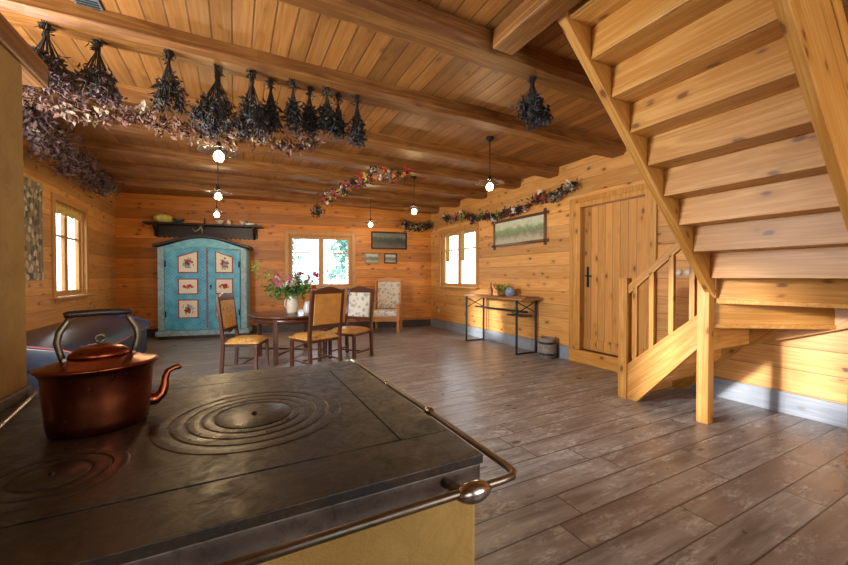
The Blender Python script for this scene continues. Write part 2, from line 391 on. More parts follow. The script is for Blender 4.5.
# ceiling with the stair opening
OX0, OY0, OY1 = 1.78, .70, 1.78
MB().box(XL - .2, OX0, YR - .2, 9.75, ZC, ZC + .15).box(OX0, XR, OY1, 9.75, ZC, ZC + .15).box(OX0, XR, YR - .2, OY0, ZC, ZC + .15).build('ceiling', 'ceil', kind='structure')
MB().box(OX0 - .05, OX0, OY0, OY1, ZC + .15, 5.0).build('wall_stairwell_left', 'wall_y', kind='structure')
MB().box(OX0, XR, OY1, OY1 + .05, ZC + .15, 5.0).build('wall_stairwell_far', 'wall_x', kind='structure')
MB().box(OX0, XR, OY0 - .05, OY0, ZC + .15, 5.0).build('wall_stairwell_near', 'wall_x', kind='structure')
MB().box(OX0 - .05, XR, OY0 - .05, OY1 + .05, 5.0, 5.1).build('ceiling_stairwell', 'ceil', kind='structure')
# baseboards
MB().box(XR - .025, XR, 3.93, 8.30, 0, .195).build('baseboard_right', 'base', bevel=.004, kind='structure')
MB().box(XR - .025, XR, YR, 2.62, 0, .195).build('baseboard_right_stairs', 'base', bevel=.004, kind='structure')
o = MB().box(0, BL - .03, -.03, 0, 0, .17).build('baseboard_back', 'base_dark', bevel=.004, kind='structure'); o.location = A; o.rotation_euler.z = TH
MB().box(XL, XL + .025, 2, 9.4, 0, .17).build('baseboard_left', 'base_dark', bevel=.004, kind='structure')

# ---------------------------------------------------------------- beams
beams = [(2.2, 'nearest stout ceiling beam, meeting the staircase opening'), (3.18, 'ceiling beam with the dried herb bunches hanging from it'),
         (4.28, 'ceiling beam next behind the herb bunch beam'), (5.13, 'ceiling beam above the near edge of the dining table'), (6.1, 'ceiling beam over the dining table vase'),
         (7.1, 'ceiling beam between dining table and far wall'), (8.05, 'farthest ceiling beam, close to the blue wardrobe')]
rng = random.Random(4)
for y, lab in beams:
    w = .235; n = 26; x0, x1 = XL, XR; vs = []; fs = []
    for i in range(n + 1):
        x = x0 + (x1 - x0) * i / n
        j = [rng.uniform(-.012, .012) for _ in range(4)]
        vs += [(x, y - w / 2 + j[0], ZC), (x, y - w / 2 + j[0] * .6, ZB + .04), (x, y - w / 2 + .035 + j[1], ZB + j[2] * .4),
               (x, y + w / 2 - .035 + j[3], ZB + j[2] * .4), (x, y + w / 2 + j[1] * .6, ZB + .04), (x, y + w / 2, ZC)]
    for i in range(n):
        for k in range(6): fs.append((i * 6 + k, i * 6 + (k + 1) % 6, i * 6 + 6 + (k + 1) % 6, i * 6 + 6 + k))
    fs += [(5, 4, 3, 2, 1, 0), tuple(n * 6 + k for k in range(6))]
    tag(MB().add(vs, fs).build('ceiling_beam', 'beam_x'), lab, 'beam', 'ceiling beams')
tag(B(1.60, 1.78, YR, 2.08, ZB, ZC).build('trimmer_beam', 'beam_y', bevel=.01), 'short trimmer beam running beside the top of the staircase', 'beam')
v = empty('ceiling_vent', (-.80, 3.02, ZC), 0, 'small grey vent panel between the boards of the ceiling, top left', 'vent')
B(-.07, .07, -.06, .06, -.012, 0).build('vent_frame', 'hatch', v, .003)
for k in range(4): B(-.055, .055, -.045 + k * .026, -.033 + k * .026, -.017, -.012).build('slat', 'steel', v)

# ---------------------------------------------------------------- windows and door
def window(name, put, w, h, bar, sill=True):
    """built in local frame: x along the wall 0..w, y 0 = inner wall face, +y outward, z 0..h"""
    root = bpy.data.objects.new(name, None); COL.objects.link(root); root['kind'] = 'structure'; root.matrix_world = put
    c = .085
    MB().box(-c, 0, -.025, .02, -.02, h + c).box(w, w + c, -.025, .02, -.02, h + c).box(0, w, -.025, .02, h, h + c).box(0, w, -.02, .02, -.06, -.02).build('casing', 'trim', root, .005)
    MB().box(0, .03, .02, .115, 0, h).box(w - .03, w, .02, .115, 0, h).box(.03, w - .03, .02, .115, h - .03, h).box(.03, w - .03, .02, .115, 0, .03).build('window_frame', 'trim', root, .003)
    if sill: B(-c - .03, w + c + .03, -.09, .03, -.02, .012).build('window_sill', 'trim', root, .006)
    half = (w - .06) / 2; t = .055
    for k in (0, 1):
        x0 = .03 + k * half; x1 = x0 + half
        f = MB().box(x0, x0 + t, .05, .095, .03, h - .03).box(x1 - t, x1, .05, .095, .03, h - .03).box(x0 + t, x1 - t, .05, .095, .03, .03 + t).box(x0 + t, x1 - t, .05, .095, h - .03 - t, h - .03).box(x0 + t, x1 - t, .055, .09, bar - .014, bar + .014).build('sash', 'trim', root, .003)
        B(x0 + t - .005, x1 - t + .005, .07, .075, .03 + t - .005, h - .03 - t + .005).build('pane', 'pane', f)
    return root
def frame(o, ax, ay): m = Matrix((Vector((*ax, 0)), Vector((*ay, 0)), Vector((0, 0, 1)))).transposed().to_4x4(); m.translation = Vector(o); return m
e = (math.cos(TH), math.sin(TH)); en = (-math.sin(TH), math.cos(TH))
window('window_1', frame(bw(3.29, 0, 1.0), e, en), 1.43, 1.22, .82)
window('window_2', frame((XR, 7.83, 1.02), (0, -1), (1, 0)), 1.46, 1.28, .86, True)
window('window_3', frame((XL, 6.62, .97), (0, 1), (-1, 0)), 1.14, 1.31, .86)
window('window_4', frame((XL, 2.2, .95), (0, 1), (-1, 0)), 1.10, 1.40, .95)
window('added_window_5', frame((3.7, YR, .9), (-1, 0), (0, -1)), 2.2, 1.45, .95)  # unseen window, added behind the camera to hold the large fill light
window('added_window_6', frame((.3, YR, .9), (-1, 0), (0, -1)), 1.2, 1.4, .95)  # second unseen window, added for the weaker rear fill light
# door
dr = empty('door_1', (XR, 2.72, 0)); dr['kind'] = 'structure'; Y = 1.14
MB().box(-.03, .11, 1.02, Y, .19, 2.33).box(-.03, .11, 0, .07, .19, 2.33).box(-.03, .11, .07, 1.02, 2.26, 2.33).build('door_frame', 'pine_z', dr, .005)
MB().box(-.035, -.001, Y, Y + .07, .02, 2.40).box(-.035, -.001, -.07, 0, .02, 2.40).box(-.035, -.001, -.0, Y, 2.33, 2.40).build('door_casing', 'pine_z', dr, .005)
MB().box(-.06, .11, -.05, Y + .05, 0, .19).build('threshold', 'pine_y', dr, .012)
lf = B(.055, .10, .075, 1.015, .195, 2.255).build('door_leaf', 'door_leaf', dr, .003)
B(.035, .055, .085, 1.005, .22, .36).build('ledge', 'door_leaf', lf, .004)
hd = MB().box(.043, .055, .925, .965, 1.10, 1.40).build('handle_plate', 'black', dr, .006)
MB().tube([(.043, .945, 1.27), (-.005, .945, 1.27), (-.012, .93, 1.268), (-.012, .84, 1.262)], .009).build('door_handle', 'black', hd)
MB().ball((.04, .945, 1.16), .014).build('key_rosette', 'black', hd)
# outside: ground, trees, fence
B(-40, 45, -30, 60, -.35, -.25).build('ground', simple('pale_gravel_ground', (.50, .50, .45), .9, 0, .2, .6), kind='structure')
def tree(x, y, hgt, rad, seed, label):
    r = empty('garden_tree', (x, y, -.25), 0, label, 'tree', 'garden trees'); g = random.Random(seed)
    MB().tube([(0, 0, 0), (.05, 0, hgt * .4), (0, .05, hgt * .8)], [.14, .1, .04], 8).build('trunk', 'dbrown', r)
    pts = [(g.gauss(0, rad * .45), g.gauss(0, rad * .45), g.uniform(hgt * .28, hgt * .95)) for _ in range(40)]
    MB().leaves(g, pts, 2600, rad * .22, .28, .16).build('foliage', 'garden_leaf', r)
tree(.9, 17.5, 4.6, 1.3, 3, 'leafy garden tree outside the far window, left pane')
tree(5.2, 17.2, 4.4, 1.3, 5, 'leafy garden tree outside the far window, right pane')
tree(11.5, 12.0, 4.2, 1.5, 7, 'garden tree outside the window of the right wall')
fn = empty('garden_fence', (3, 14.2, -.25), 0, 'pale garden fence outside the far window', 'fence')
for k in range(5): B(-4 + k * 2, -3.92 + k * 2, -.04, .04, 0, 1.5).build('post', 'plastic', fn)
MB().box(-4.2, 4.4, -.06, -.04, 1.25, 1.42).box(-4.2, 4.4, -.06, -.04, .75, .95).box(-4.2, 4.4, -.06, -.04, .25, .45).build('rail', 'plastic', fn)

# ---------------------------------------------------------------- staircase
st = empty('staircase', (3.6, 1.7, 0), 0, 'pine winder staircase climbing from the right wall up to the ceiling', 'staircase')
inv = Matrix.Translation((-3.6, -1.7, 0))
def sp(mb, name, mat, bevel=.004, rot=None):
    # rot: (axis, angle) turns the part's own frame so that the grain follows its length
    q = Matrix.Rotation(rot[1], 3, rot[0]) if rot else Matrix.Identity(3); qi = q.transposed()
    mb.v = [tuple(qi @ (inv @ Vector(p))) for p in mb.v]; o = mb.build(name, mat, st, bevel); o.rotation_euler = q.to_euler(); return o
SX = ('Y', math.atan(1.0)); SY = ('X', -math.atan(.885))
RI = .2125; G = .2
# posts
sp(B(3.555, 3.645, 2.40, 2.49, 0, 1.24), 'newel_post', 'pine_z')
sp(B(3.555, 3.645, 1.665, 1.755, 0, 1.60), 'newel_post', 'pine_z')
sp(B(3.585, 3.675, .787, .877, 0, 2.05), 'newel_post', 'pine_z')
# lower flight stringers
sp(MB().prism([(2.40, .0), (2.40, .36), (1.755, .93), (1.755, .63), (2.30, .0)], 3.575, 3.62, 'yz'), 'stringer', 'pine_y', rot=SY)
sp(MB().prism([(2.50, 0), (2.50, .42), (1.77, 1.03), (.90, 1.36), (.90, .90), (1.09, .83), (1.77, .57), (2.01, .31), (2.30, 0)], 4.43, 4.472, 'yz'), 'stringer', 'pine_y', rot=SY)
sp(MB().prism([(4.43, .88), (4.43, 1.33), (3.68, 1.62), (3.68, 1.10)], .81, .85, 'xz'), 'stringer', 'pine_x')
# upper flight stringers
zb = lambda x: 1.425 + 1.0 * (3.25 - x)
for y0, y1, xe in ((1.64, 1.70, 1.80), (.735, .785, 1.80)):
    x1 = 3.60 if y0 > 1 else 3.58
    sp(MB().prism([(x1, zb(x1)), (x1, zb(x1) + .46), (xe, zb(xe) + .46), (xe, zb(xe))], y0, y1, 'xz'), 'stringer', 'pine_x', rot=SX)
tr = .035
ty = {1: 2.45, 2: 2.21, 3: 1.98, 4: 1.75}
for k in (1, 2, 3):
    z = k * RI; y0 = ty[k + 1]; y1 = ty[k]
    sp(B(3.62, 4.43, y0, y1 + .03, z - tr, z), 'tread', 'pine_x'); sp(B(3.62, 4.43, y1 - .02, y1, z - RI, z - tr), 'riser', 'pine_x')
# winders
p0 = (3.66, 1.68); a5 = (4.43, 1.17); a6 = (3.90, .85)
def winder(poly, z): sp(MB().prism(poly, z - tr, z, 'xy'), 'tread', 'pine_x')
winder([(3.63, 1.78), (4.43, 1.78), (4.43, 1.15), (3.63, 1.66)], 4 * RI)
winder([(3.63, 1.70), (4.43, 1.20), (4.43, .85), (3.86, .85)], 5 * RI)
winder([(3.535, 1.64), (3.68, 1.64), (3.93, .85), (3.535, .85)], 6 * RI)
sp(B(3.62, 4.43, 1.73, 1.749, 3 * RI - tr, 4 * RI - tr), 'riser', 'pine_x')
def riser(a, b, z0, z1):
    d = (Vector(b) - Vector(a)).normalized() * 1.0; q = Vector((-d.y, d.x)) * .01
    sp(MB().prism([tuple(Vector(a) + q), tuple(Vector(b) + q), tuple(Vector(b) - q), tuple(Vector(a) - q)], z0, z1, 'xy'), 'riser', 'pine_x', rot=('Z', math.atan2(d.y, d.x)))
riser((3.65, 1.675), a5, 4 * RI - tr - .003, 5 * RI - tr)
riser((3.65, 1.655), a6, 5 * RI - tr - .003, 6 * RI - tr)
zt_ = lambda k: 1.485 + .2 * (k - 7); xk = lambda k: 3.46 - G * (k - 7) if k > 7 else 3.52
for k in range(7, 16):
    x = xk(k); zlo = (6 * RI if k == 7 else zt_(k - 1)) - tr
    sp(B(x - .01, x + .01, .785, 1.64, zlo, zt_(k) - tr if k < 15 else 3.11), 'riser', 'pine_y')
    if k < 15: sp(B(xk(k + 1) + .0105, x + .03, .785, 1.64, zt_(k) - tr, zt_(k)), 'tread', 'pine_y')
# hand rail, balusters
hz = lambda y: 1.08 + (2.44 - y) * .88
sp(MB().prism([(2.40, hz(2.40) - .045), (2.40, hz(2.40) + .055), (1.76, hz(1.76) + .055), (1.76, hz(1.76) - .045)], 3.58, 3.62, 'yz'), 'handrail', 'pine_y', rot=SY)
for y in (2.33, 2.165, 1.985, 1.81):
    zt = .36 + (2.40 - y) * .884; sp(B(3.58, 3.62, y - .022, y + .022, zt - .01, hz(y) - .03), 'baluster', 'pine_z', .003)
for a, b in ((.49, .66), (.70, .86)):
    sp(MB().prism([(3.58, zb(3.58) + a), (3.58, zb(3.58) + b), (1.95, zb(1.95) + b), (1.95, zb(1.95) + a)], .738, .778, 'xz'), 'guard_board', 'pine_x', rot=SX)

# ---------------------------------------------------------------- masonry stove in the foreground
B(-1.6, -.716, .3, 1.985, 0, 2.07).build('wall_stove', 'plaster', bevel=.02, kind='structure')
tag(B(-1.65, -.715, .2, 2.2, 2.07, 2.175).build('mantel_beam', 'beam_y', bevel=.012), 'squared timber lying on top of the ochre plaster pier', 'beam')
sv = empty('kitchen_stove', (-.07, 1.36, 0), 0, 'low ochre masonry stove with cast iron cooktop, bottom left foreground', 'stove')
def so(mb, name, mat, bevel=0, parent=None, label=None, seg=2):
    mb.v = [(p[0] + .07, p[1] - 1.36, p[2]) for p in mb.v]; return mb.build(name, mat, parent or sv, bevel, label=label, seg=seg)
so(B(-.76, .552, .775, 1.94, 0, .72), 'masonry_base', 'plaster', .015)
so(B(-.76, .555, .765, 1.95, .72, .775), 'iron_band', 'iron_edge', .003)
def hole_plate(x0, x1, y0, y1, hx0, hx1, hy0, hy1, z0, z1):
    return MB().box(x0, x1, y0, hy0, z0, z1).box(x0, x1, hy1, y1, z0, z1).box(x0, hx0, hy0, hy1, z0, z1).box(hx1, x1, hy0, hy1, z0, z1)
so(B(-.74, .54, .78, 1.93, .775, .790), 'cooktop_bed', 'black')
so(hole_plate(-.76, .56, .76, 1.955, -.75, .408, .928, 1.776, .777, .80), 'cooktop_frame', 'iron', .002)
cA = (.055, 1.32); cB = (-.37, 1.12)
so(B(-.745, .403, .933, 1.771, .790, .8005), 'cooktop_plate', 'iron', .001)
def ring(c, r0, r1, z=.8025):
    m = (r0 + r1) / 2
    return MB().lathe([(r0, .790), (r0, z - .002), (r0 + .004, z), (m, z + .0006), (r1 - .004, z), (r1, z - .002), (r1, .790)], (*c, 0), 72).flat()
for r0, r1 in ((.232, .276), (.190, .228), (.150, .186), (.118, .146)): so(ring(cA, r0, r1), 'burner_ring', 'iron_ring')
so(MB().lathe([(.114, .79), (.114, .8015), (.110, .803), (.0001, .803)], (*cA, 0), 48), 'burner_lid', 'iron_ring')
so(MB().ball((*cA, .804), .008), 'lid_hole', 'black')
for r0, r1 in ((.105, .14), (.07, .102)): so(ring(cB, r0, r1), 'burner_ring', 'iron_ring')
so(MB().lathe([(.066, .79), (.066, .801), (.062, .804), (.0001, .804)], (*cB, 0), 48), 'burner_lid', 'iron_ring')
so(MB().ball((*cB, .804), .006), 'lid_hole', 'black')
so(MB().box(-.716, -.694, .8, 1.95, .80, .835), 'edge_strip', 'iron_edge', .003)
# guard rail
zr = .772
so(MB().tube([(-.55, .682, zr), (.555, .682, zr), (.590, .685, zr), (.606, .700, zr), (.610, .73, zr), (.606, 1.14, zr + .006), (.592, 1.55, zr + .01), (.588, 2.00, zr + .014), (.575, 2.02, zr + .012), (.545, 2.02, zr + .005)], .0095, 12), 'guard_rail', 'brass', label='worn brass guard rail')
def knuckle(c, r, L, ax):
    m = MB(); P = []
    for i in range(9):
        t = -1 + i / 4; P.append(((c[0] + (t * L if ax == 0 else 0), c[1] + (t * L if ax else 0), c[2]), r * math.sqrt(max(.12, 1 - t * t))))
    return m.tube([p[0] for p in P], [p[1] for p in P], 16)
so(knuckle((.475, .680, zr - .004), .024, .044, 0), 'rail_knuckle', 'chrome', label='bright oval rail joint')
so(knuckle((.606, 1.14, zr + .006), .017, .026, 1), 'rail_knuckle', 'chrome')
so(knuckle((.592, 1.53, zr + .01), .014, .034, 1), 'rail_knuckle', 'chrome')
for a, b in (((.45, .682, zr - .003), (.45, .768, .752)), ((.606, 1.14, zr), (.55, 1.14, .755)), ((.592, 1.57, zr + .008), (.55, 1.57, .755))): so(MB().tube([a, b], .012, 12), 'rail_bracket', 'brass')
so(MB().tube([(-.675, 1.92, .812), (-.655, 1.80, .810), (-.61, 1.48, .810), (-.60, 1.3, .810)], .007, 10), 'poker', 'chrome', label='thin bright metal rod')

# kettle
kt = empty('copper_kettle', (-.362, 1.435, .8015), R(25), 'oval copper kettle with brass handle standing on the iron cooktop', 'kettle')
el = dict(n=56, sx=1, sy=.80)
MB().lathe([(.0001, 0), (.108, 0), (.117, .006), (.121, .03), (.127, .10), (.131, .165), (.141, .181), (.147, .186), (.145, .190), (.130, .193), (.095, .205), (.070, .213), (.0001, .213)], **el).build('body', 'copper', kt)
MB().lathe([(.072, .212), (.073, .218), (.068, .226), (.052, .238), (.028, .246), (.0001, .249)], **el).build('lid', 'copper', kt)
MB().tube([(0, 0, .246), (0, 0, .256)], .006, 10).tube([(.011 * math.cos(a * .63), 0, .264 + .011 * math.sin(a * .63)) for a in range(11)], .0045, 8).build('lid_knob', 'brass', kt)
for s in (-1, 1):
    MB().bar((s * .080, 0, .198), (s * .080, 0, .216), .022, .008).tube([(s * .080, 0, .205), (s * .087, 0, .23), (s * .093, 0, .262), (s * .088, 0, .290), (s * .072, 0, .318), (s * .066, 0, .335)], [.008, .008, .009, .009, .008, .007], 10).build('handle_arm', 'brass', kt)
MB().tube([(-.078, 0, .338), (-.07, 0, .340), (0, 0, .342), (.07, 0, .340), (.078, 0, .338)], [.008, .0105, .0105, .0105, .008], 14).build('grip', 'leather_dk', kt, label='dark wooden grip')
MB().tube([(.105, 0, .050), (.140, 0, .046), (.158, 0, .060), (.166, 0, .085), (.168, 0, .110), (.176, 0, .130), (.194, 0, .138), (.208, 0, .139), (.212, 0, .142)], [.024, .020, .016, .013, .011, .010, .009, .010, .011], 14).build('spout', 'copper', kt)

# ---------------------------------------------------------------- blue daybed behind the stove
db = empty('upholstered_daybed', (-1.70, 6.25, 0), 0, 'dark blue upholstered daybed with red piping under the left window', 'daybed')
B(-.40, .37, -1.50, 1.50, .0, .40).build('base', 'bluevinyl', db, .03, seg=3)
prof = [(.40, .37), (.41, .44), (.36, .50), (.22, .555), (.0, .60), (-.25, .63), (-.41, .635), (-.41, .37)]
MB().prism(prof, -1.56, 1.54, 'xz').build('cushion', 'bluevinyl', db, .02, seg=3)
MB().tube([(.415, -1.55, .435), (.415, 1.53, .435)], .010).build('piping', 'redpipe', db, label='red piping along the seat edge')
for y, m_ in ((-1.56, 'redpipe'), (1.545, 'bluepipe')):
    MB().tube([(.415, y, .435), (.365, y, .50), (.22, y, .558), (0, y, .605), (-.25, y, .634), (-.41, y, .64)], .011).build('piping', m_, db, label='red piping round the near end' if y < 0 else 'bright blue piping at the far end')

# ---------------------------------------------------------------- wardrobe
wd = empty('painted_wardrobe', bw(1.68, .27), TH, 'large blue painted wardrobe with arched top and floral panels against far wall', 'wardrobe')
HW, HD = .80, .23
B(-HW, HW, -HD + .03, HD, .14, 1.84).build('carcass', 'teal_plain', wd, .004)
B(-HW - .04, HW + .04, -HD - .02, HD, .07, .17).build('plinth', 'greyteal', wd, .01)
B(-HW - .01, HW + .01, -HD + .04, HD, 0, .07).build('foot_board', 'base_dark', wd, .004)
arch = lambda x: 1.84 + .20 * max(0, math.cos(x / HW * math.pi / 2)) ** 1.3
xs = [-HW + 2 * HW * i / 20 for i in range(21)]
MB().prism([(x, 1.80) for x in xs] + [(x, arch(x)) for x in reversed(xs)], -HD + .03, HD, 'xz').build('arched_pediment', 'teal_plain', wd)
xs2 = [-HW - .07 + 2 * (HW + .07) * i / 24 for i in range(25)]
arch2 = lambda x: 1.845 + .20 * max(0, math.cos(x / (HW + .07) * math.pi / 2)) ** 1.3
MB().prism([(x, arch2(x)) for x in xs2] + [(x, arch2(x) + .055) for x in reversed(xs2)], -HD - .05, HD, 'xz').build('cornice', 'shelfwood', wd, .008, label='dark brown arched cornice')
for s in (-1, 1):
    B(min(s * HW, s * (HW - .115)), max(s * HW, s * (HW - .115)), -HD, -HD + .05, .17, 1.84).build('corner_post', 'greyteal', wd, .012)
    x0, x1 = (-.675, .058) if s < 0 else (.082, .675); n = 10
    tx = [x0 + (x1 - x0) * i / n for i in range(n + 1)]; dt = lambda x: 1.70 + .17 * math.cos(x / .8 * math.pi / 2) ** 1.2
    d = MB().prism([(x0, .19), (x1, .19)] + [(x, dt(x)) for x in reversed(tx)], -HD - .012, -HD + .03, 'xz').build('door', 'teal', wd, .004)
    cx = -.265 if s < 0 else .385; hw = .18 if s < 0 else .165
    for z0, z1, up in ((.42, .80, 0), (.90, 1.22, 0), (1.33, 1.67, .11)):
        a, b = (z1, z1 + up) if s < 0 else (z1 + up, z1)
        P = [(cx - hw, z0), (cx + hw, z0), (cx + hw, b), (cx - hw, a)]
        p = MB().prism(P, -HD - .024, -HD - .012, 'xz').build('painted_panel', 'redpaint', d, .003, label='cream panel with painted flowers in a dark red border')
        q = .022; mz = (z0 + z1 + up * .5) / 2
        g2 = MB().prism([(cx - hw + q, z0 + q), (cx + hw - q, z0 + q), (cx + hw - q, b - q), (cx - hw + q, a - q)], -HD - .027, -HD - .0245, 'xz').build('panel_ground', 'panel_paint', d)
        g = random.Random(int(z0 * 100) + (s > 0)); small = z1 - z0 < .34 and not up
        mr_, mg_, mp_ = MB(), MB(), MB()
        for _ in range(20 if not small else 11):
            a_ = g.uniform(0, 6.28); rr = g.uniform(.0, .085); X = cx + math.cos(a_) * rr * .95; Z = mz + math.sin(a_) * rr * (1.1 if not small else .5)
            (mr_ if g.random() < .55 or small else mp_).prism([(X + .024 * math.cos(t * .9), Z + .024 * math.sin(t * .9)) for t in range(7)], -HD - .0285, -HD - .027, 'xz')
        for _ in range(30 if not small else 12):
            a_ = g.uniform(0, 6.28); rr = g.uniform(.03, .11); X = cx + math.cos(a_) * rr; Z = mz + math.sin(a_) * rr * (1.1 if not small else .4); t_ = g.uniform(0, 3)
            mg_.prism([(X + .022 * math.cos(t_), Z + .022 * math.sin(t_)), (X - .009 * math.sin(t_), Z + .009 * math.cos(t_)), (X - .022 * math.cos(t_), Z - .022 * math.sin(t_)), (X + .009 * math.sin(t_), Z - .009 * math.cos(t_))], -HD - .028, -HD - .027, 'xz')
        mg_.build('painted_leaves', 'green', d); mr_.build('painted_flowers', 'red', d)
        if mp_.f: mp_.build('painted_flowers', 'bluepot', d)
    for z in (.45, 1.45): MB().tube([(s * .66, -HD - .018, z), (s * .66, -HD - .018, z + .12)], .012, 8).build('hinge', 'black', wd)
pts = [(.07 + .012 * math.cos(i * 1.1), -HD - .02 + .006 * math.sin(i * 1.1), .22 + i * 1.60 / 90) for i in range(91)]
MB().tube(pts, .014, 8).build('rope_moulding', 'mauve', wd, label='twisted red and cream rope moulding between the doors')
MB().ball((.14, -HD - .03, 1.06), .018).box(.13, .15, -HD - .022, -HD - .012, 1.0, 1.1).build('lock', 'black', wd)

# shelf above wardrobe and the things on it
sh = empty('display_shelf', bw(1.66, .0, 2.055), TH, 'long dark carved wall shelf above the blue wardrobe', 'shelf')
MB().box(-1.10, 1.10, -.30, 0, .27, .31).build('shelf_board', 'shelfwood', sh, .008)
nb = 22; P = [(-.98, .27), (.98, .27)] + [(.98 - 1.96 * i / (nb * 2), .01 + (.035 if i % 2 else 0) + (.03 if i in (0, nb * 2) else 0)) for i in range(nb * 2 + 1)]
MB().prism(P, -.05, -.01, 'xz').build('carved_apron', 'shelfwood', sh, .003)
for s in (-1, 1): MB().prism([(0, 0.02), (-.04, .02), (-.26, .24), (-.26, .27), (0, .27)], s * .92 - .02, s * .92 + .02, 'yz').build('bracket', 'shelfwood', sh, .004)
def at_shelf(u, z=2.366, d=.16): return bw(1.66 + u, d, z)
def lt(name, prof, mat, loc, label, cat, sx=1, sy=1, n=20, rz=0, group=None):
    o = MB().lathe(prof, (0, 0, 0), n, sx, sy).build(name, mat); o.location = loc; o.rotation_euler.z = rz; return tag(o, label, cat, group)
sq = empty('squash', at_shelf(-.77), .4, 'large yellow-green squash on the left of the dark shelf', 'squash')
m = MB(); n = 30; prof = [(max(1e-4, .1 * math.sin(math.pi * i / 10) ** .7), .075 - .075 * math.cos(math.pi * i / 10)) for i in range(11)]; vs = []; fs = []
for r, z in prof:
    for k in range(n): a = 2 * math.pi * k / n; q = r * (1 + .07 * math.cos(a * 8)); vs.append((q * 1.7 * math.cos(a), q * math.sin(a), z * 1.15))
for i in range(10):
    for k in range(n): fs.append((i * n + k, i * n + (k + 1) % n, (i + 1) * n + (k + 1) % n, (i + 1) * n + k))
m.add(vs, fs, None, True).build('fruit', 'squash', sq); MB().tube([(0, 0, .165), (.01, 0, .19), (.035, 0, .20)], [.012, .009, .010], 8).build('stem', 'oldwood', sq)
bowl = [(.0001, .004), (.04, 0), (.045, .01), (.09, .05), (.11, .085), (.105, .087), (.085, .055), (.04, .016), (.0001, .014)]
lt('bowl', bowl, 'darkdish', at_shelf(-.50), 'dark glazed bowl beside the yellow squash on the shelf', 'bowl')
lt('bowl', [(r * .9, z) for r, z in bowl], 'cream', at_shelf(.25), 'cream bowl standing at the middle of the dark shelf', 'bowl')
jug = [(.0001, .002), (.035, 0), (.055, .03), (.06, .07), (.045, .11), (.03, .13), (.036, .155), (.033, .155), (.027, .13), (.0001, .12)]
lt('jug', [(r * .75, z * .8) for r, z in jug], 'cream', at_shelf(.43), 'small cream jug beside the cream bowl on the dark shelf', 'jug')
lt('dish', [(.0001, .004), (.05, 0), (.06, .008), (.11, .028), (.10, .045), (.11, .05), (.09, .05), (.0001, .02)], 'white', at_shelf(.84), 'pale dish at the right end of the dark shelf', 'dish')
lt('dish', [(.0001, .09), (.06, .088), (.065, .06), (.03, .05), (.025, .01), (.05, 0)][::-1], 'cream', at_shelf(.70), 'pale footed dish left of the plain dish at shelf end', 'dish')
an = empty('antler_hooks', bw(1.60, .33, 2.10), TH, 'pale curved antler hooks hanging at the middle of the dark shelf', 'antler')
MB().tube([(0, 0, .19), (-.03, -.02, .13), (-.09, -.03, .08), (-.15, -.02, .14)], [.014, .012, .01, .004], 8).build('antler', 'dcream', an)
MB().tube([(0, 0, .19), (.03, -.02, .12), (.035, -.03, .04)], [.014, .012, .006], 8).build('antler', 'dcream', an)
MB().box(-.04, .04, 0, .06, .16, .24).build('mount', 'shelfwood', an, .01)
cn = empty('candlestick', at_shelf(-.02, 2.366, .2), 0, 'slim dark candlestick standing on the middle of the dark shelf', 'candlestick')
MB().lathe([(.0001, 0), (.035, 0), (.03, .01), (.008, .02), (.008, .09), (.016, .10), (.016, .115), (.0001, .115)]).build('stand', 'black', cn)

# ---------------------------------------------------------------- pictures on the walls
def picture(name, mat, put, w, h, label, paint, t=.04, fm='shelfwood', cross=False):
    r = empty(name, (0, 0, 0), 0, label, 'picture'); r.matrix_world = put; x = .05 if cross else 0
    m = MB(); m.box(-w / 2 - x, w / 2 + x, -.03, -.003, h / 2 - t, h / 2).box(-w / 2 - x, w / 2 + x, -.03, -.003, -h / 2, -h / 2 + t)
    m.box(-w / 2, -w / 2 + t, -.026, -.004, -h / 2 - x, h / 2 + x).box(w / 2 - t, w / 2, -.026, -.004, -h / 2 - x, h / 2 + x)
    if cross:
        for sx in (-1, 1):
            for sz in (-1, 1): m.ball((sx * (w / 2 - t / 2), -.03, sz * (h / 2 - t / 2)), .03, n=8)
    m.build('frame', fm, r, .004); B(-w / 2 + t - .002, w / 2 - t + .002, -.014, -.006, -h / 2 + t - .002, h / 2 - t + .002).build('canvas', paint, r); return r
Vx = lambda o, ax, ay: frame(o, ax, ay)
picture('framed_painting', None, Vx((XR, 5.09, 2.07), (0, -1), (1, 0)), 1.36, .50, 'long landscape painting in dark frame with crossed corners on right wall', 'paint_a', .05, 'walnut_x', True)
picture('framed_painting', None, Vx(bw(5.63, 0, 2.15), e, en), .90, .43, 'dark landscape painting high on the far wall right of the window', 'paint_b', .035)
picture('framed_print', None, Vx(bw(5.20, 0, 1.71), e, en), .36, .26, 'small print in gilt frame, left of the two under the dark painting', 'paint_c', .03, 'brass')
picture('framed_print', None, Vx(bw(5.66, 0, 1.71), e, en), .32, .25, 'small print in dark frame, right of the two under the dark painting', 'paint_c', .028)
picture('tapestry_panel', None, Vx((XL, 5.72, 1.80), (0, 1), (-1, 0)), 1.02, 1.18, 'tall ornate patterned hanging beside the left window', 'tapestry', .09, 'tapestry')
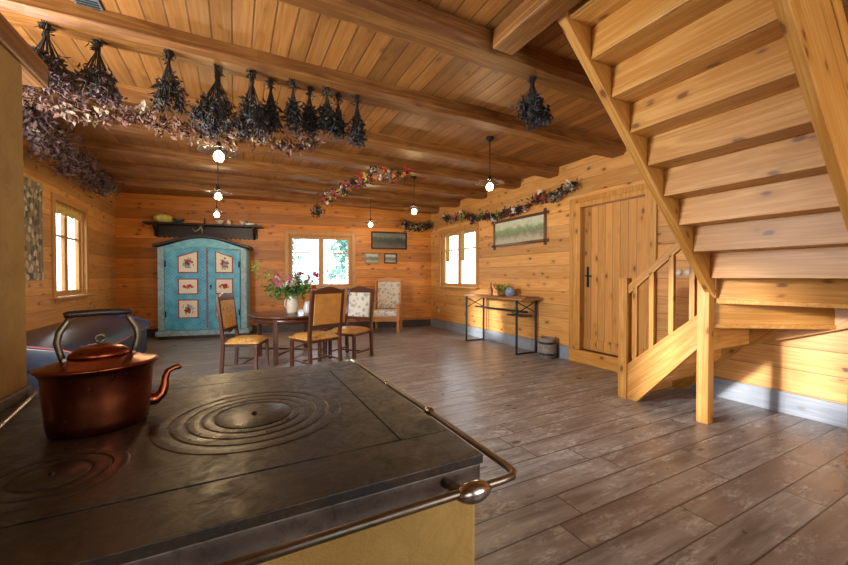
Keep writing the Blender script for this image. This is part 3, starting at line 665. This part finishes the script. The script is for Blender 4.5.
# curtains
for k, y in enumerate((7.66, 7.02)):
    m = MB(); n = 14; x = XR + .035
    vs = []; fs = []
    for i in range(n + 1):
        yy = y - .15 * i / n; xx = x + .012 * math.sin(i * 1.5)
        vs += [(xx, yy, 1.62), (xx, yy, 2.27), (xx + .004, yy, 2.27), (xx + .004, yy, 1.62)]
    for i in range(n):
        for q in range(4): fs.append((i * 4 + q, i * 4 + (q + 1) % 4, i * 4 + 4 + (q + 1) % 4, i * 4 + 4 + q))
    tag(m.add(vs, fs, None, True).build('curtain', 'curtain'), ['narrow amber curtain strip on left pane of right wall window', 'narrow amber curtain strip on right pane of right wall window'][k], 'curtain', 'curtain strips')
m = MB(); vs = []; fs = []; n = 60
for i in range(n + 1):
    yy = 6.64 + 1.1 * i / n; xx = XL - .03 + .012 * math.sin(i * .9); zz = 2.13 + .02 * math.sin(i * .45)
    vs += [(xx, yy, zz), (xx, yy, 2.27), (xx - .004, yy, 2.27), (xx - .004, yy, zz)]
for i in range(n):
    for q in range(4): fs.append((i * 4 + q, i * 4 + (q + 1) % 4, i * 4 + 4 + (q + 1) % 4, i * 4 + 4 + q))
tag(m.add(vs, fs, None, True).build('curtain_valance', 'curtain'), 'short yellow valance at the top of the left window', 'curtain')
# sockets on far right wall, switch by the door
so_ = empty('wall_socket', (XR, 7.95, .42), 0, 'small white socket low on the right wall near the corner', 'socket'); B(-.015, 0, -.04, .04, -.04, .04).build('plate', 'plastic', so_, .006); MB().tube([(-.016, 0, 0), (-.012, 0, 0)], .022, 16).build('outlet', 'cream', so_)
so_ = empty('light_switch', (XR, 2.36, 1.30), 0, 'round white switch pair on the wall between door and stairs', 'switch')
for k in (0, 1): MB().tube([(-.02, -.05 + .1 * k, 0), (0, -.05 + .1 * k, 0)], .036, 20).build('switch_body', 'plastic', so_)

# ---------------------------------------------------------------- dining furniture
tb = empty('dining_table', (.80, 6.10, 0), 0, 'round dark walnut dining table holding the flower vase', 'table')
MB().lathe([(.0001, .655), (.60, .655), (.635, .662), (.645, .673), (.635, .685), (.60, .69), (.0001, .69)], n=64).build('tabletop', 'walnut_x', tb)
MB().lathe([(.53, .57), (.55, .57), (.55, .655), (.53, .655)], n=48).build('apron', 'walnut_x', tb)
for a in (238, 328, 58, 148):
    c, s = .53 * math.cos(R(a)), .53 * math.sin(R(a)); MB().box(c - .032, c + .032, s - .032, s + .032, .0, .655).build('leg', 'walnut_z', tb, .006)
for a, b in ((238, 58), (328, 148)): MB().bar((.5 * math.cos(R(a)), .5 * math.sin(R(a)), .12), (.5 * math.cos(R(b)), .5 * math.sin(R(b)), .12), .03, .03).build('stretcher', 'walnut_x', tb)

def chair(label, front, backmat, seatmat):
    """local: faces +y"""
    r = empty('dining_chair', (0, 0, 0), 0, label, 'chair', 'dining chairs round the table'); wf, wb = .235, .22
    MB().box(-.22, .22, -.20, .22, .34, .395).build('seat_frame', 'walnut_x', r, .006)
    m = MB(); n = 8; vs = []; fs = []
    for i in range(n + 1):
        for j in range(n + 1):
            u, v_ = i / n * 2 - 1, j / n * 2 - 1; z = .395 + .048 * (1 - u ** 4) ** .5 * (1 - v_ ** 4) ** .5; vs.append((u * (.235 + .0 * v_), .01 + v_ * .225, z))
    for i in range(n):
        for j in range(n): fs.append((i * (n + 1) + j, (i + 1) * (n + 1) + j, (i + 1) * (n + 1) + j + 1, i * (n + 1) + j + 1))
    m.add(vs, fs, None, True).box(-.235, .235, -.215, .235, .380, .396).build('seat', seatmat, r)
    for s in (-1, 1):
        MB().bar((s * .21, .20, 0), (s * .21, .20, .35), .042).build('leg', 'walnut_z', r, .005)
        x = s * .225
        MB().prism([(-.25, 0), (-.21, 0), (-.185, .40), (-.255, 1.0), (-.295, 1.0), (-.225, .40)], x - .021, x + .021, 'yz').build('leg', 'walnut_z', r, .004)
        MB().bar((s * .215, -.22, .10), (s * .21, .19, .10), .022).build('stretcher', 'walnut_y', r)
    MB().bar((-.21, -.0, .10), (.21, -.0, .10), .022).build('stretcher', 'walnut_x', r)
    yb = lambda z: -.205 - (z - .40) * .117
    sh_ = Matrix(((1, 0, 0, 0), (0, 1, -.117, -.205 + .117 * .40), (0, 0, 1, 0), (0, 0, 0, 1)))
    xs = [-.245 + .49 * i / 14 for i in range(15)]; crest = lambda x: .985 + .055 * math.cos(x / .245 * math.pi / 2) ** 1.5
    MB().prism([(x, .945) for x in xs] + [(x, crest(x)) for x in reversed(xs)], -.018, .018, 'xz', sh_).build('crest_rail', 'walnut_x', r, .006)
    MB().prism([(-.205, .565), (.205, .565), (.205, .53), (.08, .53), (0, .50), (-.08, .53), (-.205, .53)], -.016, .016, 'xz', sh_).build('lower_rail', 'walnut_x', r, .004)
    MB().prism([(-.20, .565), (.20, .565), (.20, .95), (-.20, .95)], -.024, 0, 'xz', sh_).build('back_panel', backmat, r, .008)
    MB().prism([(-.19, .575), (.19, .575), (.19, .94), (-.19, .94)], 0, .032, 'xz', sh_).build('back_cushion', front, r, .014, seg=3)
    return r
c1 = chair('dining chair with amber leather back turned to the viewer, nearest the stove', 'stencil', 'leather', 'stencil'); c1.location = (1.0, 5.27, 0); c1.rotation_euler.z = R(24); c1.scale = (1.08, 1.08, 1.08)
c2 = copy_tree(c1); c2.scale = (1, 1, 1); c2.location = (.14, 5.56, 0); c2.rotation_euler.z = R(-112); c2['label'] = 'dining chair seen from the side, left of the round table'
c3 = chair('dining chair with pale floral back, right of the round table', 'floral', 'leather', 'leather'); c3.location = (1.61, 5.66, 0); c3.rotation_euler.z = R(128); c3.scale = (1.06, 1.06, 1.06)

# vase and flowers
vs_ = empty('flower_vase', (.80, 6.02, .69), 0, 'white ceramic vase holding the bouquet on the dining table', 'vase')
MB().lathe([(.0001, 0), (.075, 0), (.088, .04), (.09, .15), (.07, .24), (.062, .27), (.078, .31), (.073, .31), (.056, .27), (.05, .24), (.0001, .22)]).build('vase_body', 'cream', vs_)
MB().tube([(-.06, 0, .215), (-.11, 0, .20), (-.115, 0, .12), (-.075, 0, .07)], .008, 8).build('vase_handle', 'cream', vs_)
lt('pitcher', [(.0001, 0), (.055, 0), (.068, .03), (.068, .10), (.045, .15), (.05, .18), (.045, .18), (.04, .15), (.0001, .14)], 'white', (1.01, 5.90, .69), 'grey white pitcher beside the flower vase on the table', 'pitcher')
bq = empty('bouquet', (.80, 6.02, .97), 0, 'bouquet of pink and white flowers with green leaves in the vase', 'flowers'); g = random.Random(11)
stems = MB(); heads = []
for k in range(26):
    a = g.uniform(0, 6.28); rr = g.uniform(.05, .30); h = g.uniform(.12, .34); tip = (rr * math.cos(a) * 1.25, rr * math.sin(a), h); stems.tube([(0, 0, -.02), (tip[0] * .45, tip[1] * .45, h * .6), tip], .003, 5); heads.append(tip)
for tip in ((-.42, .0, .30), (-.50, .05, .45), (-.35, -.1, .12)): stems.tube([(0, 0, -.02), (tip[0] * .5, tip[1] * .5, tip[2] * .8), tip], .003, 5); heads.append(tip)
stems.build('stems', 'green', bq)
MB().leaves(g, [(0, 0, .08), (.1, 0, .08), (-.1, 0, .10), (-.2, 0, .10), (.12, 0, .14)], 420, (.09, .09, .06), .13, .035).build('leaves', 'green', bq)
MB().leaves(g, [(-.3, 0, .1), (-.42, 0, .28), (-.50, .05, .42), (-.22, 0, .02)], 130, .04, .10, .02).build('leaves', 'lime', bq, label='lime green leaf sprays leaning left')
for k, tip in enumerate(heads[:26]):
    if k % 4 == 0 and tip[0] < .1: continue
    mt = ['pink', 'whitef', 'mauve', 'whitef', 'pink'][k % 5] if tip[0] < .12 else ['red', 'mauve'][k % 2]
    MB().leaves(g, [tip], 26, .012, .05, .035).ball(tip, .014, n=8).build('blossom', mt, bq)

# armchair
ac = empty('armchair', (3.12, 7.95, 0), R(150), 'light wood armchair with floral upholstery in the far right corner', 'armchair')
# local: faces +y
for x in (-.30, .30):
    MB().prism([(.30, 0), (.35, 0), (.35, .62), (.30, .62)], x - .03, x + .03, 'yz').build('leg', 'benchrail', ac, .006)
    MB().prism([(-.36, 0), (-.31, 0), (-.27, .45), (-.40, 1.18), (-.45, 1.18), (-.33, .45)], x - .025, x + .025, 'yz').build('leg', 'benchrail', ac, .006)
    MB().prism([(-.33, .62), (.37, .60), (.38, .64), (-.33, .67)], x - .035, x + .035, 'yz').build('armrest', 'benchrail', ac, .01)
    B(x - .015, x + .015, -.28, .30, .30, .62).build('side_panel', 'benchrail', ac, .004)
B(-.30, .30, -.30, .34, .26, .36).build('seat_rail', 'benchrail', ac, .01)
B(-.28, .28, -.26, .36, .36, .50).build('seat_cushion', 'floral', ac, .04, seg=4)
sh2 = Matrix(((1, 0, 0, 0), (0, 1, -.17, -.22), (0, 0, 1, 0), (0, 0, 0, 1)))
MB().box(-.28, .28, -.05, .05, .50, 1.14, sh2).build('back_cushion', 'floral', ac, .04, seg=4)
MB().prism([(-.32, 1.14), (-.30, 1.20), (0, 1.25), (.30, 1.20), (.32, 1.14)], -.05, .02, 'xz', sh2).build('crest_rail', 'benchrail', ac, .01)
for s in (-1, 1): MB().prism([(-.30, .65), (-.12, .67), (-.16, .95), (-.26, 1.14), (-.38, 1.14)], s * .30 - .012, s * .30 + .012, 'yz').build('wing', 'benchrail', ac, .004)

# trestle side table
bt = empty('trestle_table', (4.24, 5.30, 0), 0, 'narrow side table with folding steel legs along the right wall', 'table'); hx, hy = .215, .72
B(-hx - .02, hx, -hy - .14, hy + .06, .875, .905).build('tabletop', 'tabletop_y', bt, .005)
for sy in (-1, 1):
    y = sy * hy
    for x in (-hx, hx - .02): B(x - .014, x + .014, y - .014, y + .014, 0, .875).build('leg', 'steel', bt, .002)
    B(-hx, hx - .02, y - .011, y + .011, 0.0, .022).build('foot_bar', 'steel', bt)
    for a, b in ((.66, .85), (.85, .66)): MB().bar((-hx, y, a), (hx - .02, y, b), .014).build('cross_brace', 'steel', bt)
B(-.02, .02, -hy, hy, .66, .69).build('rail', 'steel', bt, .002)
B(-.13, .10, -hy - .02, -hy + .35, .60, .625).build('shelf', 'base_dark', bt, .003)
bk = empty('flower_basket', (4.30, 5.27, .905), 0, 'brown basket of yellow flowers on the side table', 'basket'); g = random.Random(3)
MB().lathe([(.0001, .0), (.07, 0), (.09, .05), (.10, .10), (.09, .10), (.08, .05), (.0001, .03)]).build('basket_body', 'basket', bk)
MB().leaves(g, [(x, y, .13) for x in (-.06, 0, .06) for y in (-.07, 0, .07)], 160, .025, .07, .03).build('leaves', 'green', bk)
for k in range(12): p = (g.uniform(-.09, .09), g.uniform(-.1, .12), g.uniform(.13, .22)); MB().leaves(g, [p], 20, .01, .045, .03).ball(p, .015, n=8).build('blossom', ['yellow', 'orange', 'yellow'][k % 3], bk)
lt('pot', [(.0001, 0), (.06, 0), (.085, .04), (.09, .09), (.07, .135), (.06, .15), (.072, .165), (.062, .165), (.05, .14), (.0001, .12)], 'bluepot', (4.25, 5.00, .905), 'rounded blue grey pot on the side table', 'pot')
lt('bottle', [(.0001, 0), (.035, 0), (.038, .02), (.038, .12), (.015, .17), (.015, .23), (.018, .24), (.0001, .24)], simple('amber_bottle', (.35, .12, .03), .2), (4.28, 5.58, .905), 'slim amber bottle left of the flower basket on side table', 'bottle')
tray = MB().box(-.15, .15, -.22, .22, 0, .012).box(-.15, -.14, -.22, .22, .012, .03).box(.14, .15, -.22, .22, .012, .03).build('tray', 'basket', bevel=.003); tray.location = (4.24, 4.68, .905); tag(tray, 'flat brown tray on the near end of the side table', 'tray')
ck = empty('stave_barrel', (4.33, 4.22, 0), 0, 'small grey brown stave barrel on the floor by the side table', 'barrel')
MB().lathe([(.0001, .0), (.125, 0), (.135, .10), (.13, .20), (.115, .31), (.105, .31), (.105, .28), (.0001, .28)]).build('staves', 'crock', ck)
for z, r in ((.05, .134), (.22, .131)): MB().lathe([(r - .004, z), (r + .003, z), (r + .002, z + .03), (r - .006, z + .03)]).build('hoop', 'steel', ck)

# ---------------------------------------------------------------- pendant lamps
def lamp_proto():
    r = empty('pendant_lamp', (0, 0, ZC)); r['group'] = 'pendant lamps'; r['category'] = 'lamp'; z = -.60
    MB().lathe([(.0001, 0), (.045, 0), (.045, -.02), (.02, -.045), (.0001, -.05)][::-1]).build('canopy', 'black', r)
    MB().tube([(0, 0, -.04), (0, 0, z + .13)], .006, 8).build('cord', 'cord', r)
    MB().lathe([(.0001, z + .05), (.022, z + .05), (.024, z + .11), (.012, z + .135), (.0001, z + .135)]).build('socket', 'black', r)
    MB().lathe([(.024, z + .10), (.028, z + .10), (.06, z + .075), (.125, z + .055), (.172, z + .045), (.174, z + .041), (.170, z + .041), (.122, z + .050), (.058, z + .070), (.024, z + .095)], n=40).build('lamp_shade', 'shade_glass', r, label='clear glass disc shade')
    MB().lathe([(.0001, z - .045), (.030, z - .040), (.044, z - .012), (.040, z + .018), (.018, z + .045), (.0001, z + .05)]).build('bulb', 'bulb', r, label='glowing warm bulb')
    l = bpy.data.lights.new('lamp_glow', 'POINT'); l.energy = LAMP_W; l.color = (1, .72, .40); l.shadow_soft_size = .035
    lo = bpy.data.objects.new('lamp_glow', l); COL.objects.link(lo); lo.parent = r; lo.location = (0, 0, z - .05); return r
lp = lamp_proto()
spots = [(-.12, 3.90, 'largest glass pendant lamp, front of the three hanging at left'), (-.19, 5.82, 'middle of the three pendant lamps hanging in front of the blue wardrobe'),
         (-.27, 7.55, 'rearmost pendant lamp, lowest in front of the dark shelf'), (2.80, 3.68, 'pendant lamp on long cord in front of the right wall painting'),
         (2.72, 5.66, 'pendant lamp hanging right of the far window'), (2.58, 7.50, 'small far pendant lamp above the dark painting')]
for i, (x, y, lab) in enumerate(spots):
    o = lp if i == 0 else copy_tree(lp); o.location = (x, y, ZC); o['label'] = lab

# ---------------------------------------------------------------- dried bunches and garlands
def bunch(x, y, ztop, L, wdt, seed, label, head='lavender', leaf='dgreen', n=420):
    r = empty('dried_herb_bunch', (x, y, ztop), 0, label, 'dried flowers', 'dried bunches hanging from the beams'); g = random.Random(seed)
    MB().tube([(0, 0, 0), (0, 0, -.05)], .003, 6).build('string', 'string', r)
    m = MB(); tips = []
    for k in range(34):
        a = g.uniform(0, 6.28); q = g.uniform(.1, 1) ** .6 * wdt / 2; h = L * g.uniform(.72, 1); tip = (q * math.cos(a), q * math.sin(a) * .8, -h); tips.append(tip)
        m.tube([(g.gauss(0, .012), g.gauss(0, .012), 0.0), (tip[0] * .12, tip[1] * .12, -L * .25), tip], .0028, 4)
    m.build('stems', 'dbrown', r)
    mid = [(t[0] * f, t[1] * f, t[2] * (.25 + .75 * f)) for t in tips for f in (.55, .8)]
    MB().leaves(g, mid, n // 2, .014, .06, .02, 1).leaves(g, [(0, 0, -.02), (0, 0, -.06)], 40, .012, .05, .015).build('leaves', leaf, r)
    MB().leaves(g, tips + mid[::3], n, .016, .045, .022, .6).build('flower_heads', head, r)
    return r
Yb = 3.17; zt = ZB + .01
BN = [(-1.03, .42, .26, 'dpurple', 'dark shaggy dried bunch, leftmost on the herb beam'), (-.80, .42, .26, 'dpurple', 'dark dried bunch, second from left on the herb beam'),
      (-.40, .42, .20, 'dbrown', 'slim dark dried bunch hanging alone, third from left on the herb beam'),
      (-.10, .50, .32, 'lavender', 'broad dark dried bunch above the large pendant lamp'), (.13, .50, .24, 'lavender', 'broad dried bunch just right of the one above the lamp'),
      (.27, .42, .16, 'lavender', 'narrow dried bunch right of the broad pair'), (.43, .40, .12, 'lavender', 'narrow dried bunch, second right of the broad pair'),
      (.57, .38, .14, 'lavender', 'narrow dried bunch, third right of the broad pair'), (.70, .36, .13, 'lavender', 'narrow dried bunch, fourth right of the broad pair'),
      (.81, .36, .11, 'lavender', 'narrow dried bunch next to the last on the herb beam'), (.96, .44, .13, 'lavender', 'last dried bunch at the right end of the herb beam row')]
for i, (x, L, w_, hd_, lab) in enumerate(BN): bunch(x, Yb + (.03 if i % 2 else -.03), zt, L, w_, 20 + i, lab, hd_, n=520 if w_ > .25 else 300)
bunch(2.10, 2.22, zt, .36, .30, 50, 'big dark dried bunch hanging by itself near the staircase', 'lavender', n=600)
def garland(name, pts, seed, label, mats, leafmat, rad=.06, nb=16, nl=300, cat='garland'):
    """mats: petals materials cycled along the string"""
    p0 = Vector(pts[0]); r = empty(name, p0, 0, label, cat); g = random.Random(seed)
    P = []; ps = [Vector(p) - p0 for p in pts]
    for i in range(len(ps) - 1):
        for k in range(8):
            t = k / 8; q = ps[i].lerp(ps[i + 1], t); q.z -= .05 * math.sin(math.pi * t); P.append(q)
    P.append(ps[-1]); MB().tube(P, .004, 6).build('cord', 'string', r)
    MB().leaves(g, P, nl, rad * .6, .08, .03).build('leaves', leafmat, r)
    for k in range(nb):
        q = P[int((k + .5) / nb * len(P))] + Vector([g.gauss(0, rad * .45) for _ in range(3)])
        s_ = g.uniform(.6, 1.2); MB().leaves(g, [q], 22, .018 * s_, .055 * s_, .04 * s_).ball(q, .02 * s_, n=8).build('blossom', mats[g.randrange(len(mats))] if len(mats) > 3 else mats[k % len(mats)], r)
    return r
garland('dried_garland', [(-1.45, 4.0, 2.67), (-.7, 4.03, 2.65), (0, 4.06, 2.64), (.78, 4.06, 2.68)], 61, 'pink dried flower garland strung behind the herb bunches', ['dpink', 'dpink', 'dcream', 'dpurple', 'dpink'], 'dpink', .06, 44, 700)
garland('dried_garland', [(-1.52, 4.3, 2.66), (-1.62, 5.0, 2.62), (-1.75, 6.3, 2.68), (-1.85, 7.9, 2.76)], 62, 'thick dark garland of dried flowers along the left wall ceiling', ['dpurple', 'dpurple', 'dcream', 'dgreen', 'dpink', 'dbrown'], 'dpurple', .13, 60, 1900)
garland('flower_garland', [(1.46, 6.8, 2.70), (1.47, 6.2, 2.66), (1.55, 5.3, 2.64), (1.75, 4.85, 2.70), (2.2, 4.85, 2.72)], 63, 'colourful red and white flower garland hanging from the middle ceiling beams', ['red', 'whitef', 'pink', 'orange', 'dcream', 'yellow', 'red', 'dbrown'], 'dgreen', .075, 60, 350)
garland('flower_garland', [(4.36, 7.5, 2.66), (4.38, 6.7, 2.58), (4.36, 6.0, 2.46), (4.38, 5.3, 2.42), (4.36, 4.5, 2.52), (4.38, 3.8, 2.58)], 64, 'long mixed flower garland on the right wall above the painting', ['pink', 'red', 'dbrown', 'dcream', 'lavender', 'lime', 'dgreen', 'whitef'], 'dgreen', .060, 72, 650)
o = garland('flower_garland', [tuple(bw(5.95, .12, 2.60)), tuple(bw(6.3, .12, 2.50)), tuple(bw(6.68, .12, 2.60))], 65, 'yellowish dried garland in the far right corner under the ceiling', ['dcream', 'yellow', 'dbrown', 'dcream'], 'dgreen', .08, 22, 420)
wr = empty('hanging_posy', (1.40, 7.10, ZB), 0, 'small dark posy hanging on a cord before the far window', 'posy'); g = random.Random(9)
MB().tube([(0, 0, 0), (0, 0, -.30)], .004, 6).build('cord', 'cord', wr); MB().leaves(g, [(0, 0, -.34)], 160, .05, .07, .03).build('leaves', 'dgreen', wr)
for k in range(5): p = (g.gauss(0, .05), g.gauss(0, .05), -.34 + g.gauss(0, .03)); MB().leaves(g, [p], 20, .012, .05, .03).build('blossom', ['dcream', 'dbrown'][k % 2], wr)
